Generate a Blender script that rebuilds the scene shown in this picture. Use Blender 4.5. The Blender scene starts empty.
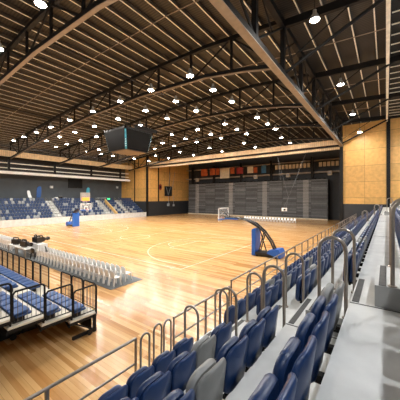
import bpy, math, random
from math import sin, cos, pi, radians, atan
from mathutils import Vector, Matrix
random.seed(7)
scn = bpy.context.scene
col = scn.collection

# ------------------------------------------------------------------ helpers
class MB:
    def __init__(self):
        self.v = []; self.f = []; self.m = None
    def add(self, vs, fs):
        b = len(self.v)
        self.v += [tuple(p) for p in vs]
        self.f += [tuple(b + i for i in f) for f in fs]
        return self
    def box(self, x0, x1, y0, y1, z0, z1):
        vs = [(x, y, z) for x in (x0, x1) for y in (y0, y1) for z in (z0, z1)]
        return self.add(vs, [(0,1,3,2),(4,6,7,5),(0,4,5,1),(2,3,7,6),(0,2,6,4),(1,5,7,3)])
    def cbox(self, c, s, rz=0.0):
        M = Matrix.Translation(c) @ Matrix.Rotation(rz, 4, 'Z')
        vs = [M @ Vector((x*s[0]/2, y*s[1]/2, z*s[2]/2)) for x in (-1,1) for y in (-1,1) for z in (-1,1)]
        return self.add(vs, [(0,1,3,2),(4,6,7,5),(0,4,5,1),(2,3,7,6),(0,2,6,4),(1,5,7,3)])
    def bar(self, p0, p1, w, h, up=(0,0,1)):
        p0 = Vector(p0); p1 = Vector(p1); d = (p1-p0).normalized()
        u = Vector(up)
        if abs(d.dot(u)) > .98: u = Vector((0,1,0))
        s = d.cross(u).normalized(); t = s.cross(d).normalized()
        vs = [p + s*a*w/2 + t*b*h/2 for p in (p0, p1) for a in (-1,1) for b in (-1,1)]
        return self.add(vs, [(0,1,3,2),(4,6,7,5),(0,4,5,1),(2,3,7,6),(0,2,6,4),(1,5,7,3)])
    def tube(self, pts, r, n=8):
        pts = [Vector(p) for p in pts]
        rs = r if isinstance(r, (list, tuple)) else [r]*len(pts)
        rings = []; s = None
        for i, p in enumerate(pts):
            d = (pts[min(i+1, len(pts)-1)] - pts[max(i-1, 0)]).normalized()
            if s is None:
                a = Vector((0,0,1)) if abs(d.z) < .9 else Vector((1,0,0))
                s = d.cross(a).normalized()
            else:
                s = (s - d*s.dot(d)).normalized()
            t = d.cross(s)
            rings.append([p + (s*cos(2*pi*k/n) + t*sin(2*pi*k/n))*rs[i] for k in range(n)])
        vs = [q for ring in rings for q in ring]; fs = []
        for i in range(len(pts)-1):
            for k in range(n):
                fs.append((i*n+k, i*n+(k+1)%n, (i+1)*n+(k+1)%n, (i+1)*n+k))
        fs.append(tuple(range(n-1, -1, -1))); fs.append(tuple((len(pts)-1)*n+k for k in range(n)))
        return self.add(vs, fs)
    def lathe(self, prof, c=(0,0,0), n=16):
        vs = []; fs = []
        for (r, z) in prof:
            for k in range(n):
                vs.append((c[0]+r*cos(2*pi*k/n), c[1]+r*sin(2*pi*k/n), c[2]+z))
        for i in range(len(prof)-1):
            for k in range(n):
                fs.append((i*n+k, i*n+(k+1)%n, (i+1)*n+(k+1)%n, (i+1)*n+k))
        fs.append(tuple(range(n-1,-1,-1))); fs.append(tuple((len(prof)-1)*n+k for k in range(n)))
        return self.add(vs, fs)
    def prism(self, poly, axis, t0, t1):
        # poly: list of 2d points in the plane without `axis`
        def P(a, b, t):
            return {'x': (t,a,b), 'y': (a,t,b), 'z': (a,b,t)}[axis]
        n = len(poly)
        vs = [P(a,b,t0) for a,b in poly] + [P(a,b,t1) for a,b in poly]
        fs = [tuple(range(n)), tuple(range(2*n-1, n-1, -1))]
        for i in range(n): fs.append((i, (i+1)%n, n+(i+1)%n, n+i))
        return self.add(vs, fs)
    def shell(self, w, h, t, M, r=.12, bow=0.03, topround=1.0, n=5):
        # rounded, slightly bowed upright panel; local: y across, z up, x thickness
        out = []
        def corner(cy, cz, a0, rr):
            for i in range(n+1):
                a = a0 + (pi/2)*i/n
                out.append((cy + rr*cos(a), cz + rr*sin(a)))
        rt = r*topround; rb = r*.55
        corner(w/2-rt, h-rt, 0, rt); corner(-w/2+rt, h-rt, pi/2, rt)
        corner(-w/2+rb, rb, pi, rb); corner(w/2-rb, rb, 3*pi/2, rb)
        cz = h/2
        layers = [(-t/2, .90), (-t*.2, 1.0), (t*.2, 1.0), (t/2, .90)]
        vs = []; N = len(out)
        for x, sc in layers:
            for (y, z) in out:
                yy = y*(1-(1-sc)*.6); zz = cz+(z-cz)*(1-(1-sc)*.6)
                vs.append(M @ Vector((x - bow*(2*yy/w)**2, yy, zz)))
        fs = []
        for l in range(3):
            for k in range(N):
                fs.append((l*N+k, l*N+(k+1)%N, (l+1)*N+(k+1)%N, (l+1)*N+k))
        # bowed caps: strips pairing mirrored verts
        for l, flip in ((0, True), (3, False)):
            c = len(vs); x = layers[l][0]
            vs.append(M @ Vector((x, 0, cz)))
            for k in range(N):
                q = (l*N+k, l*N+(k+1)%N, c)
                fs.append(q[::-1] if flip else q)
        return self.add(vs, fs)
    def build(self, name, mat, parent=None, smooth=False, loc=None):
        me = bpy.data.meshes.new(name)
        me.from_pydata(self.v, [], self.f)
        me.materials.append(mat)
        if smooth:
            me.polygons.foreach_set('use_smooth', [True]*len(me.polygons))
            try: me.set_sharp_from_angle(angle=radians(45))
            except Exception: pass
        me.update()
        o = bpy.data.objects.new(name, me); col.objects.link(o)
        if parent: o.parent = parent
        if loc: o.location = loc
        return o

def tag(o, label, cat, group=None, kind=None):
    o['label'] = label; o['category'] = cat
    if group: o['group'] = group
    if kind: o['kind'] = kind
    return o
def thing(name, label, cat, loc=(0,0,0), rz=0.0, group=None):
    o = bpy.data.objects.new(name, None); col.objects.link(o)
    o.empty_display_size = .1
    o.location = loc; o.rotation_euler = (0,0,rz)
    return tag(o, label, cat, group)
def struct(o, label=None):
    o['kind'] = 'structure'
    if label: o['label'] = label
    return o
def dup(root, loc, rz, label, group=None):
    r = root.copy(); col.objects.link(r); r.location = loc; r.rotation_euler = (0,0,rz)
    r['label'] = label
    if group: r['group'] = group
    for ch in list(root.children):
        c = ch.copy(); col.objects.link(c); c.parent = r
        for g in ch.children:
            d = g.copy(); col.objects.link(d); d.parent = c
    return r
ONES = ['', 'first','second','third','fourth','fifth','sixth','seventh','eighth','ninth','tenth','eleventh','twelfth','thirteenth',
        'fourteenth','fifteenth','sixteenth','seventeenth','eighteenth','nineteenth']
TENS = {2:('twenty','twentieth'),3:('thirty','thirtieth'),4:('forty','fortieth'),5:('fifty','fiftieth'),6:('sixty','sixtieth'),7:('seventy','seventieth'),8:('eighty','eightieth')}
def nth(n):
    if n < 20: return ONES[n]
    t, o = divmod(n, 10)
    return TENS[t][1] if o == 0 else TENS[t][0] + '-' + ONES[o]

# ------------------------------------------------------------------ materials
def mat(name, rgb, rough=.5, metal=0.0, noise=0.0, nscale=8.0, emit=None, estr=0.0, spec=None, alpha=None):
    m = bpy.data.materials.new(name); m.use_nodes = True
    nt = m.node_tree; b = nt.nodes['Principled BSDF']
    b.inputs['Base Color'].default_value = (*rgb, 1)
    b.inputs['Roughness'].default_value = rough
    b.inputs['Metallic'].default_value = metal
    if spec is not None: b.inputs['Specular IOR Level'].default_value = spec
    if emit:
        b.inputs['Emission Color'].default_value = (*emit, 1); b.inputs['Emission Strength'].default_value = estr
    if alpha is not None: b.inputs['Alpha'].default_value = alpha
    if noise:
        tc = nt.nodes.new('ShaderNodeTexCoord'); n = nt.nodes.new('ShaderNodeTexNoise')
        n.inputs['Scale'].default_value = nscale; n.inputs['Detail'].default_value = 6
        nt.links.new(tc.outputs['Object'], n.inputs['Vector'])
        r = nt.nodes.new('ShaderNodeMapRange')
        r.inputs['From Min'].default_value = .3; r.inputs['From Max'].default_value = .7
        r.inputs['To Min'].default_value = 1-noise; r.inputs['To Max'].default_value = 1+noise
        nt.links.new(n.outputs['Fac'], r.inputs['Value'])
        mx = nt.nodes.new('ShaderNodeVectorMath'); mx.operation = 'SCALE'
        mx.inputs[0].default_value = rgb
        nt.links.new(r.outputs['Result'], mx.inputs['Scale'])
        nt.links.new(mx.outputs['Vector'], b.inputs['Base Color'])
    return m

def floor_mat():
    m = bpy.data.materials.new('maple_boards'); m.use_nodes = True
    nt = m.node_tree; N = nt.nodes; L = nt.links; b = N['Principled BSDF']
    tc = N.new('ShaderNodeTexCoord')
    br = N.new('ShaderNodeTexBrick'); br.offset = .37; br.offset_frequency = 3
    br.inputs['Scale'].default_value = 1.0
    br.inputs['Brick Width'].default_value = 3.0; br.inputs['Row Height'].default_value = .14
    br.inputs['Mortar Size'].default_value = .004; br.inputs['Mortar Smooth'].default_value = .3
    br.inputs['Color1'].default_value = (0,0,0,1); br.inputs['Color2'].default_value = (1,1,1,1)
    br.inputs['Mortar'].default_value = (.1,.1,.1,1); br.inputs['Bias'].default_value = 0
    L.new(tc.outputs['Object'], br.inputs['Vector'])
    ramp = N.new('ShaderNodeValToRGB'); e = ramp.color_ramp.elements
    e[0].position = 0; e[0].color = (.36,.135,.035,1)
    e[1].position = 1; e[1].color = (.88,.585,.285,1)
    k = e.new(.3); k.color = (.60,.30,.10,1)
    k = e.new(.65); k.color = (.79,.48,.205,1)
    mp = N.new('ShaderNodeMapping'); mp.inputs['Scale'].default_value = (.8, 14, 1)
    L.new(tc.outputs['Object'], mp.inputs['Vector'])
    ns = N.new('ShaderNodeTexNoise'); ns.inputs['Scale'].default_value = 1.0; ns.inputs['Detail'].default_value = 5
    L.new(mp.outputs['Vector'], ns.inputs['Vector'])
    ad = N.new('ShaderNodeMix'); ad.data_type = 'FLOAT'; ad.inputs[0].default_value = .30
    L.new(br.outputs['Color'], ad.inputs[2]); L.new(ns.outputs['Fac'], ad.inputs[3])
    L.new(ad.outputs[0], ramp.inputs['Fac'])
    L.new(ramp.outputs['Color'], b.inputs['Base Color'])
    b.inputs['Roughness'].default_value = .20
    b.inputs['Specular IOR Level'].default_value = .32
    return m

def panel_mat(name, rgb, w, h, axis='XZ', line=.35, rough=.45, var=.1):
    m = bpy.data.materials.new(name); m.use_nodes = True
    nt = m.node_tree; N = nt.nodes; L = nt.links; b = N['Principled BSDF']
    tc = N.new('ShaderNodeTexCoord'); sp = N.new('ShaderNodeSeparateXYZ'); cb = N.new('ShaderNodeCombineXYZ')
    L.new(tc.outputs['Object'], sp.inputs[0])
    L.new(sp.outputs[axis[0]], cb.inputs['X']); L.new(sp.outputs[axis[1]], cb.inputs['Y'])
    br = N.new('ShaderNodeTexBrick'); br.offset = 0
    br.inputs['Scale'].default_value = 1; br.inputs['Brick Width'].default_value = w; br.inputs['Row Height'].default_value = h
    br.inputs['Mortar Size'].default_value = .02
    br.inputs['Color1'].default_value = (*[c*(1-var) for c in rgb],1); br.inputs['Color2'].default_value = (*[c*(1+var) for c in rgb],1)
    br.inputs['Mortar'].default_value = (*[c*line for c in rgb],1)
    L.new(cb.outputs[0], br.inputs['Vector'])
    ns = N.new('ShaderNodeTexNoise'); ns.inputs['Scale'].default_value = 2.2; ns.inputs['Detail'].default_value = 8
    L.new(tc.outputs['Object'], ns.inputs['Vector'])
    r = N.new('ShaderNodeMapRange'); r.inputs['From Min'].default_value = .3; r.inputs['From Max'].default_value = .7
    r.inputs['To Min'].default_value = .86; r.inputs['To Max'].default_value = 1.12
    L.new(ns.outputs['Fac'], r.inputs['Value'])
    mx = N.new('ShaderNodeVectorMath'); mx.operation = 'SCALE'
    L.new(br.outputs['Color'], mx.inputs[0]); L.new(r.outputs['Result'], mx.inputs['Scale'])
    L.new(mx.outputs['Vector'], b.inputs['Base Color'])
    b.inputs['Roughness'].default_value = rough
    return m

def deck_mat():
    # roof deck: brown profiled sheet with fine ribs running along X
    m = bpy.data.materials.new('profiled_roof_sheet'); m.use_nodes = True
    nt = m.node_tree; N = nt.nodes; L = nt.links; b = N['Principled BSDF']
    tc = N.new('ShaderNodeTexCoord')
    wv = N.new('ShaderNodeTexWave'); wv.bands_direction = 'Y'; wv.inputs['Scale'].default_value = 1.6
    wv.inputs['Distortion'].default_value = 0
    L.new(tc.outputs['Object'], wv.inputs['Vector'])
    ns = N.new('ShaderNodeTexNoise'); ns.inputs['Scale'].default_value = .7; ns.inputs['Detail'].default_value = 6
    L.new(tc.outputs['Object'], ns.inputs['Vector'])
    ad = N.new('ShaderNodeMath'); ad.operation = 'MULTIPLY'
    L.new(wv.outputs['Fac'], ad.inputs[0]); L.new(ns.outputs['Fac'], ad.inputs[1])
    ramp = N.new('ShaderNodeValToRGB'); e = ramp.color_ramp.elements
    e[0].color = (.009,.0072,.006,1); e[1].color = (.050,.038,.029,1); e[1].position = .7
    L.new(ad.outputs[0], ramp.inputs['Fac']); L.new(ramp.outputs['Color'], b.inputs['Base Color'])
    b.inputs['Roughness'].default_value = .6
    return m

M = {}
M['floor'] = floor_mat()
M['deck'] = deck_mat()
M['purlin'] = mat('lit_galvanised_purlin', (.92,.86,.74), .45, 0, .12, 3)  # bright tone puts the light on the purlin lips into the colour
M['purlinweb'] = mat('shaded_purlin_web', (.11,.085,.062), .5, 0, .12, 3)  # dark tone puts the shade on the purlin sides into the colour
M['black'] = mat('black_steel', (.013,.012,.0115), .55, 0, .2, 4, spec=.2)
M['dark'] = mat('charcoal_paint', (.035,.038,.042), .6, 0, .15, 1.5)
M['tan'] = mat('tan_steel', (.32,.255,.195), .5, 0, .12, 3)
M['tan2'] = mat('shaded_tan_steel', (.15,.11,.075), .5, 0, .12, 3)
M['greywall'] = mat('slate_grey_paint', (.075,.088,.103), .6, 0, .1, .6)
M['wains'] = mat('dark_grey_wainscot', (.030,.033,.038), .55, 0, .12, 1.2)
M['wood'] = panel_mat('plywood_panels', (.72,.41,.125), 2.6, 2.45, 'XZ')
M['woodY'] = panel_mat('plywood_panels_side', (.74,.42,.13), 2.6, 2.45, 'YZ')
M['bulk'] = panel_mat('timber_batten_fascia', (.82,.62,.38), .30, 3, 'YZ', .62, .5, .06)
M['bulkX'] = panel_mat('timber_batten_fascia_back', (.82,.63,.40), .30, 3, 'XZ', .62, .5, .06)
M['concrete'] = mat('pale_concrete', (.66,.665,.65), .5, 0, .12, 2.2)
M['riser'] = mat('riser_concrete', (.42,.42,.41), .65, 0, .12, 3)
M['nosing'] = mat('dark_nosing', (.055,.055,.055), .6, 0, .2, 10)
M['steel'] = mat('brushed_bronze_steel', (.34,.30,.26), .33, .75, .1, 12)
M['blue'] = mat('blue_seat_plastic', (.010,.037,.128), .33, 0, .10, 5)
M['blue2'] = mat('blue_seat_pan', (.0085,.032,.11), .36, 0, .10, 5)
M['gseat'] = mat('grey_seat_plastic', (.23,.235,.23), .42, 0, .1, 5)
M['gseat2'] = mat('grey_seat_pan', (.29,.295,.29), .42, 0, .1, 5)
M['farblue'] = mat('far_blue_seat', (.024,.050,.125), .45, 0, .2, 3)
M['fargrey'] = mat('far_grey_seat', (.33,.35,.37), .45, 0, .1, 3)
M['retblue'] = mat('bright_blue_seat', (.035,.115,.34), .4, 0, .15, 4)
M['retblue2'] = mat('folded_seat_pan', (.02,.07,.22), .4, 0, .15, 4)
M['white'] = mat('white_plastic', (.93,.93,.92), .35, 0, .04, 6)
M['mat'] = mat('grey_carpet_runner', (.16,.175,.185), .9, 0, .15, 20)
M['pad'] = mat('blue_hoop_padding', (.02,.13,.55), .4, 0, .08, 5)
M['hoopblack'] = mat('black_hoop_steel', (.012,.012,.013), .35, 0, .1, 5)
M['glass'] = mat('clear_backboard', (.75,.8,.82), .08, 0, .02, 3, alpha=.22)
M['orange'] = mat('orange_rim_steel', (.85,.17,.03), .4, 0, .05, 6)
M['net'] = mat('white_net_cord', (.85,.85,.83), .7, 0, .05, 30)
M['lamp'] = mat('lamp_lens', (1,1,1), .4, 0, .02, 3, emit=(1.0,.95,.87), estr=430)
M['lamp2'] = mat('bright_lamp_lens', (1,1,1), .4, 0, .02, 3, emit=(.97,.985,1.0), estr=800)
M['lamphouse'] = mat('lamp_housing', (.45,.43,.40), .4, .3, .1, 6)
M['blackscreen'] = mat('dark_screen', (.010,.011,.013), .28, 0, .1, 2)
M['screen2'] = mat('scoreboard_screen', (.0045,.0038,.0035), .5, 0, .1, 2, spec=.08)
M['orangelit'] = mat('lit_orange_digits', (.9,.3,.05), .5, 0, .05, 5, emit=(1,.16,.015), estr=1.6)
M['greybox'] = mat('grey_display_case', (.30,.29,.28), .5, 0, .1, 5)
M['flagblue'] = mat('blue_feather_flag', (.015,.07,.24), .7, 0, .1, 3)
M['flagteal'] = mat('teal_feather_flag', (.05,.30,.42), .7, 0, .1, 3)
M['flagwhite'] = mat('white_feather_flag', (.75,.78,.8), .7, 0, .1, 3)
M['bannero'] = mat('orange_banner_cloth', (.40,.085,.02), .8, 0, .2, 2)
M['bannerr'] = mat('red_banner_cloth', (.30,.035,.035), .8, 0, .2, 2)
M['bannerw'] = mat('cream_banner_cloth', (.60,.50,.36), .8, 0, .15, 2)
M['bannerb'] = mat('blue_banner_cloth', (.05,.16,.30), .8, 0, .2, 2)
M['strip'] = mat('white_fascia', (.80,.80,.78), .5, 0, .05, 2)
M['bleach'] = panel_mat('closed_bleacher_boards', (.12,.125,.132), 3.2, .35, 'XZ', .15, .55, .45)
M['bleachaisle'] = panel_mat('bleacher_aisle_boards', (.32,.31,.30), 3.2, .35, 'XZ', .45, .6, .15)
M['cream'] = mat('cream_lining', (.72,.60,.42), .6, 0, .12, 3)
M['palek'] = mat('pale_deck', (.70,.66,.56), .5, 0, .1, 3)
M['yellow'] = mat('yellow_nosing', (.75,.55,.05), .5, 0, .1, 8)
M['ply'] = mat('raw_plywood', (.66,.42,.17), .6, 0, .15, 3)
M['cloth'] = mat('white_table_drape', (.80,.78,.76), .85, 0, .06, 8)
M['line'] = mat('white_court_paint', (.90,.80,.66), .3, 0, .04, 5)
M['mesh'] = mat('grey_mesh_bar', (.16,.135,.10), .5, .3, .1, 8)
M['green'] = mat('green_exit_light', (.05,.7,.2), .5, 0, .05, 5, emit=(.1,1,.35), estr=1.2)
M['tealled'] = mat('teal_led_strip', (.03,.16,.20), .4, 0, .3, 2.5, emit=(.05,.38,.5), estr=.05)

# ------------------------------------------------------------------ setting
YB = 45.5           # plane of the side end walls
XL = -51.0
fl = MB().box(-66, 16, -14, 66, -.2, 0).build('floor', M['floor']); struct(fl, 'polished maple board floor of the sports hall')
# painted lines
def line(pts, w=.06, z=.004):
    mb = MB()
    for a, b in zip(pts[:-1], pts[1:]):
        a = Vector((*a, 0)); b = Vector((*b, 0)); d = (b-a).normalized(); s = Vector((-d.y, d.x, 0))*w/2
        a -= d*w*.3; b += d*w*.3
        mb.add([a-s+Vector((0,0,z)), b-s+Vector((0,0,z)), b+s+Vector((0,0,z)), a+s+Vector((0,0,z))], [(0,1,2,3)])
    return mb.build('court_line', M['line'], fl)
CX, CY = -25.3, 20.6
def arc(cx, cy, r, a0, a1, n=28): return [(cx+r*cos(radians(a0+(a1-a0)*i/n)), cy+r*sin(radians(a0+(a1-a0)*i/n))) for i in range(n+1)]
line([(CX-14,CY-7.5),(CX+14,CY-7.5),(CX+14,CY+7.5),(CX-14,CY+7.5),(CX-14,CY-7.5)])
line([(CX,CY-7.5),(CX,CY+7.5)]); line(arc(CX,CY,1.8,0,360))
for s in (-1,1):
    bx = CX+s*14; hx = CX+s*12.43
    line([(bx,CY-2.45),(bx-s*5.8,CY-2.45),(bx-s*5.8,CY+2.45),(bx,CY+2.45)])
    line(arc(bx-s*5.8,CY,1.8,90 if s>0 else -90,270 if s>0 else 90))
    a = 78
    A = arc(hx,CY,6.75,180-a if s>0 else a,180+a if s>0 else -a)
    line([(bx,CY+6.6)]+A+[(bx,CY-6.6)])

# roof profile
TOP = [(-64,14.5),(-57,15.1),(-48,15.9),(-40,16.5),(-30,17.1),(-20,17.45),(-12,17.35),(-5.6,16.85),(3,16.4),(16,15.7)]
BOT = [(-57,12.3),(-50,13.1),(-40,14.2),(-30,15.0),(-20,15.2),(-12,14.85),(-8.5,14.35),(-5.6,13.75)]
def interp(P, x):
    for (a, za), (b, zb) in zip(P[:-1], P[1:]):
        if a <= x <= b: return za + (zb-za)*(x-a)/(b-a)
    return P[0][1] if x < P[0][0] else P[-1][1]
ceil = MB()
poly = [(x, z+.36) for x, z in TOP] + [(x, z+.6) for x, z in reversed(TOP)]
ceil = ceil.prism(poly, 'y', -14, 66).build('ceiling', M['deck']); struct(ceil, 'brown profiled metal roof deck over the hall')
x = -63.0
while x < 15:
    z = interp(TOP, x)
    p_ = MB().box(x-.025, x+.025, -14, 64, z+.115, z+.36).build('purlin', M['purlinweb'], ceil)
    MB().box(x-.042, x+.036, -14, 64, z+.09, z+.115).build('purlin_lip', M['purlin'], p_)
    x += 1.3
bm_ = MB().box(.0,.22,-14,YB,15.9,16.5).build('light_beam', M['purlin'], ceil)
y = 6.0
while y < 45:
    MB().bar((.3,y,16.30),(14,y,15.75),.07,.06).build('batten', M['purlin'], ceil)
    y += 1.35
MB().prism([(.25,16.42),(15,15.83),(15,15.87),(.25,16.46)],'y',-14,YB).build('dark_lining', M['black'], ceil)
# walls
wl = MB().box(-62.3, -62, -14, YB+.3, 0, 15.0).build('wall_left', M['greywall']); struct(wl, 'slate grey wall behind the far stand')
w1 = MB()
w1.box(-62, XL, YB, YB+.3, 3.95, 16.2)
w1 = w1.build('wall_return', M['wood']); struct(w1, 'plywood panelled return wall at the end of the far stand')
MB().box(-62, XL, YB-.02, YB+.3, 0, 3.95).build('wainscot', M['wains'], w1)
MB().box(-56.2, -55.9, YB-.12, YB, 3.9, 16).build('joint_post', M['black'], w1)
w2 = MB().box(XL-.3, XL, YB+.3, 63, 3.95, 16.2).build('wall_side', M['woodY']); struct(w2, 'plywood panelled side wall of the bleacher alcove')
MB().box(XL-.3, XL+.02, YB+.3, 63, 0, 3.95).build('wainscot', M['wains'], w2)
MB().box(XL, XL+.12, 49.4, 49.75, 3.9, 16).build('joint_post', M['black'], w2)
MB().box(XL, XL+.06, 54.0, 54.1, 3.9, 16).build('joint_post', M['black'], w2)
MB().box(XL-.1, XL+.35, YB-.35, YB+.1, 0, 16).build('corner_post', M['black'], w2)
w3 = MB().box(-5.5, 16, YB, YB+.3, 3.95, 16.3).build('wall_right', M['wood']); struct(w3, 'plywood panelled end wall above the right stand')
MB().box(-5.5, 16, YB-.03, YB+.3, 0, 3.95).build('wainscot', M['wains'], w3)
MB().box(.05, .5, YB-.25, YB, 3.5, 16.3).build('joint_post', M['black'], w3)
MB().box(-5.9, -5.45, YB-.3, YB+.4, 0, 13.4).build('corner_post', M['black'], w3)
w4 = MB().box(-51.3, -5.2, 63, 63.3, 0, 16.5).build('wall_back', M['dark']); struct(w4, 'dark back wall of the bleacher alcove')
w5 = MB().box(-5.5, -5.2, YB+.3, 63, 0, 16.5).build('wall_alcove', M['black']); struct(w5, 'black side wall of the bleacher alcove')
# bulkheads
b1 = MB().box(-57.2, -56.8, -10, YB-.2, 12.65, 13.75).build('trim_1', M['bulk']); struct(b1, 'timber batten bulkhead above the far stand')
b2 = MB().box(XL+.3, -5.9, YB-.3, YB+.1, 13.42, 14.2).build('trim_2', M['bulkX']); struct(b2, 'timber batten bulkhead across the alcove opening')
MB().box(XL+.3, -5.9, YB+.6, YB+.9, 12.75, 13.15).build('lower_batten_strip', M['bulkX'], b2)
MB().box(XL+.3, -5.9, YB+.1, YB+.6, 13.2, 13.42).build('soffit', M['black'], b2)
b3 = MB().box(-57.3, -56.5, -10, YB-1.2, 9.4, 9.85).build('trim_3', M['strip']); struct(b3, 'white fascia strip over the far stand')
MB().box(-57.2, -56.7, -10, YB-1.2, 9.85, 9.95).build('top_flashing', M['greybox'], b3)
for k, y in enumerate((.4, 8.6, 16.8, 25.0, 33.3, 41.5)):
    MB().box(-57.3, -56.9, y-.16, y+.16, 9.9, 12.6).build('fascia_post', M['black'], b3)
for z in (10.55, 11.5):
    MB().box(-58.4, -58.2, -10, YB-.4, z, z+.16).build('fascia_girt', M['purlin'], b3)
MB().box(-60.1, -60, -10, YB-.2, 9.4, 13.0).build('recess_back', M['deck'], b3)
# concourse of the far stand
conc = MB().box(-62, -57, -10, YB, 3.9, 4.1).build('floor_concourse', M['riser']); struct(conc, 'upper concourse slab behind the far stand')
# alcove rails / slabs
a1 = MB().box(-50.9, -5.6, 61.5, 62.9, 10.55, 10.85).build('trim_4', M['tan']); struct(a1, 'pale edge beam over the closed bleachers')
MB().box(-50.9, -5.6, 61.6, 62.9, 13.35, 13.5).build('upper_edge_beam', M['tan'], a1)
for X in (-48, -40.2, -31.4, -23.1, -13.5):
    MB().box(X-.25, X+.25, 61.0, 61.5, 9.2, 14.2).build('edge_column', M['black'], a1)
x = -22.3
while x < -7:
    if abs(x+13.5) > .9:
        MB().box(x, x+.60, 61.9, 62.2, 11.95, 12.95).build('lining_panel', M['cream'], a1)
    x += .84

# ------------------------------------------------------------------ roof steel
MB_T = {}
def truss(Y, label):
    t = thing('roof_truss', label, 'roof truss', (0,Y,0), 0, 'roof trusses')
    def path(P, dz=0):
        return [(x, 0, z+dz) for x, z in P]
    tp = [(x, z) for x, z in TOP if -57 <= x <= -5.6]
    mb = MB()
    for a, b in zip(tp[:-1], tp[1:]): mb.bar((a[0],0,a[1]-.05), (b[0],0,b[1]-.05), .28, .3)
    mb.build('top_chord', M['black'], t)
    mb = MB(); m2 = MB()
    for a, b in zip(BOT[:-1], BOT[1:]):
        mb.bar((a[0],0,a[1]+.06), (b[0],0,b[1]+.06), .32, .26)
        m2.bar((a[0],0,a[1]-.085), (b[0],0,b[1]-.085), .26, .03)
    bc = mb.build('bottom_chord', M['black'], t)
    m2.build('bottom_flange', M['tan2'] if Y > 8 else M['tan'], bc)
    xs = [-5.6 - 3.95*i for i in range(14)]
    for i, x in enumerate(xs):
        zb = interp(BOT, x); zt = interp(TOP, x)
        MB().bar((x,0,zb), (x,0,zt), .16, .16).build('strut', M['black'], t)
        if i < len(xs)-1:
            x2 = xs[i+1]
            a, b = ((x,0,interp(BOT,x)), (x2,0,interp(TOP,x2))) if i % 2 == 0 else ((x,0,interp(TOP,x)), (x2,0,interp(BOT,x2)))
            MB().tube([a, b], .075, 6).build('strut', M['black'], t)
    return t
TY = [-1.0, 7.4, 17.0, 26.0, 35.0, 44.2]
TN = ['behind the viewer', 'cutting across the top left corner', 'second from the top left corner', 'passing just behind the hanging scoreboard',
      'second beyond the hanging scoreboard', 'nearest the timber bulkhead across the alcove']
for Y, n in zip(TY[1:], TN[1:]):
    truss(Y, 'black arched roof truss ' + n)
# primary girder along the right stand
g = thing('roof_girder', 'deep black lattice girder with wide tan underside running above the right stand', 'roof girder', (-5.6,0,0))
bc = MB().box(-.20,.20,-8,YB-.3,13.0,13.35).build('bottom_chord', M['black'], g)
MB().box(-.22,.22,-8,YB-.3,12.95,13.0).build('bottom_flange', M['tan'], bc)
MB().box(-.18,.18,-8,YB-.3,16.35,16.75).build('top_chord', M['black'], g)
ys = [-1 + 4.5*i for i in range(11)]
for i, y in enumerate(ys):
    if y > YB-.4: continue
    MB().box(-.14,.14,y-.14,y+.14,13.35,16.35).build('strut', M['black'], g)
    if i < len(ys)-1 and ys[i+1] < YB:
        a, b = ((0,y,13.3),(0,ys[i+1],16.4)) if i % 2 else ((0,y,16.4),(0,ys[i+1],13.3))
        MB().tube([a,b], .09, 6).build('strut', M['black'], g)
        a, b = ((.1,y,14.85),(.1,(y+ys[i+1])/2,16.4)) if i % 2 == 0 else ((.1,y,16.4),(.1,(y+ys[i+1])/2,14.85))
        MB().tube([a,b], .05, 6).build('strut', M['black'], g)
# right-hand rafters with knee braces
for Y, n in zip(TY[1:], ['at the top edge above the right stand', 'second along the right stand roof', 'third along the right stand roof',
                         'fourth along the right stand roof', 'against the far plywood end wall']):
    t = thing('roof_rafter', 'black steel rafter with knee brace, ' + n, 'rafter', (0,Y,0), 0, 'rafters over the right stand')
    MB().bar((-5.4,0,16.55),(15,0,15.5),.25,.5).build('beam', M['black'], t)
    MB().tube([(-5.4,0,13.3),(.6,0,16.1)], .11, 8).build('knee_brace', M['black'], t)
    MB().bar((-5.4,0,13.9),(-1.6,0,16.2),.06,.06).build('tie_rod', M['black'], t)
for k, (Y, n) in enumerate(((12.5,'nearest the viewer'),(21.5,'over the middle of the court'),(30.5,'past the hanging scoreboard'),(39.5,'nearest the alcove'))):
    pts = [(x, Y, z-.02) for x, z in TOP if -60 < x < 16]
    tag(MB().tube(pts, .032, 6).build('ceiling_pipe', M['tan']), 'thin tan pipe crossing under the purlins, ' + n, 'pipe', 'roof pipes')
# long ties along Y between trusses
for k, (X, n) in enumerate(((-17.6,'inner'),(-33.2,'middle'),(-48.9,'outer'))):
    zb = interp(BOT, X)
    tag(MB().tube([(X, 7.4, zb-.0), (X, 44.2, zb)], .06, 6).build('ceiling_tie_rod', M['black']), 'dark lengthwise tie rod linking the truss bottom chords, %s line' % n, 'tie rod', 'truss ties')

# ------------------------------------------------------------------ lamps
def make_lamp():
    t = thing('hanging_lamp', '', 'lamp')
    h = MB().lathe([(.05,.55),(.09,.53),(.10,.38),(.16,.27),(.25,.06),(.265,0),(.24,0)], n=16).build('housing', M['lamphouse'], t, True)
    MB().lathe([(.20,-.03),(.235,0.0),(.23,.015)], n=16).build('lens', M['lamp'], t)
    MB().tube([(0,0,.6),(0,0,1.5)], .02, 6).build('rod', M['black'], t)
    return t
LX = [-11.7,-15.9,-20.1,-24.75,-29.7,-34.5,-38.9,-43.35,-47.4]
LROWS = [(5.05, [-13.0,-18.95,-25.8,-32.9,-39.7,-46.8]), (14.6, LX), (17.7, LX), (20.9, LX), (26.7, LX), (29.8, LX), (32.6, LX), (37.8, [-12.7,-18.9,-25.8,-32.9,-39.7,-46.8]), (42.3, [-12.7,-18.9,-25.9,-32.9,-40.2,-46.8]), (.6, [-18.95,-25.8,-32.9,-39.7,-46.8])]  # last row is added out of view to brighten the courtside chairs
lamp0 = make_lamp(); first = True
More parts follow.
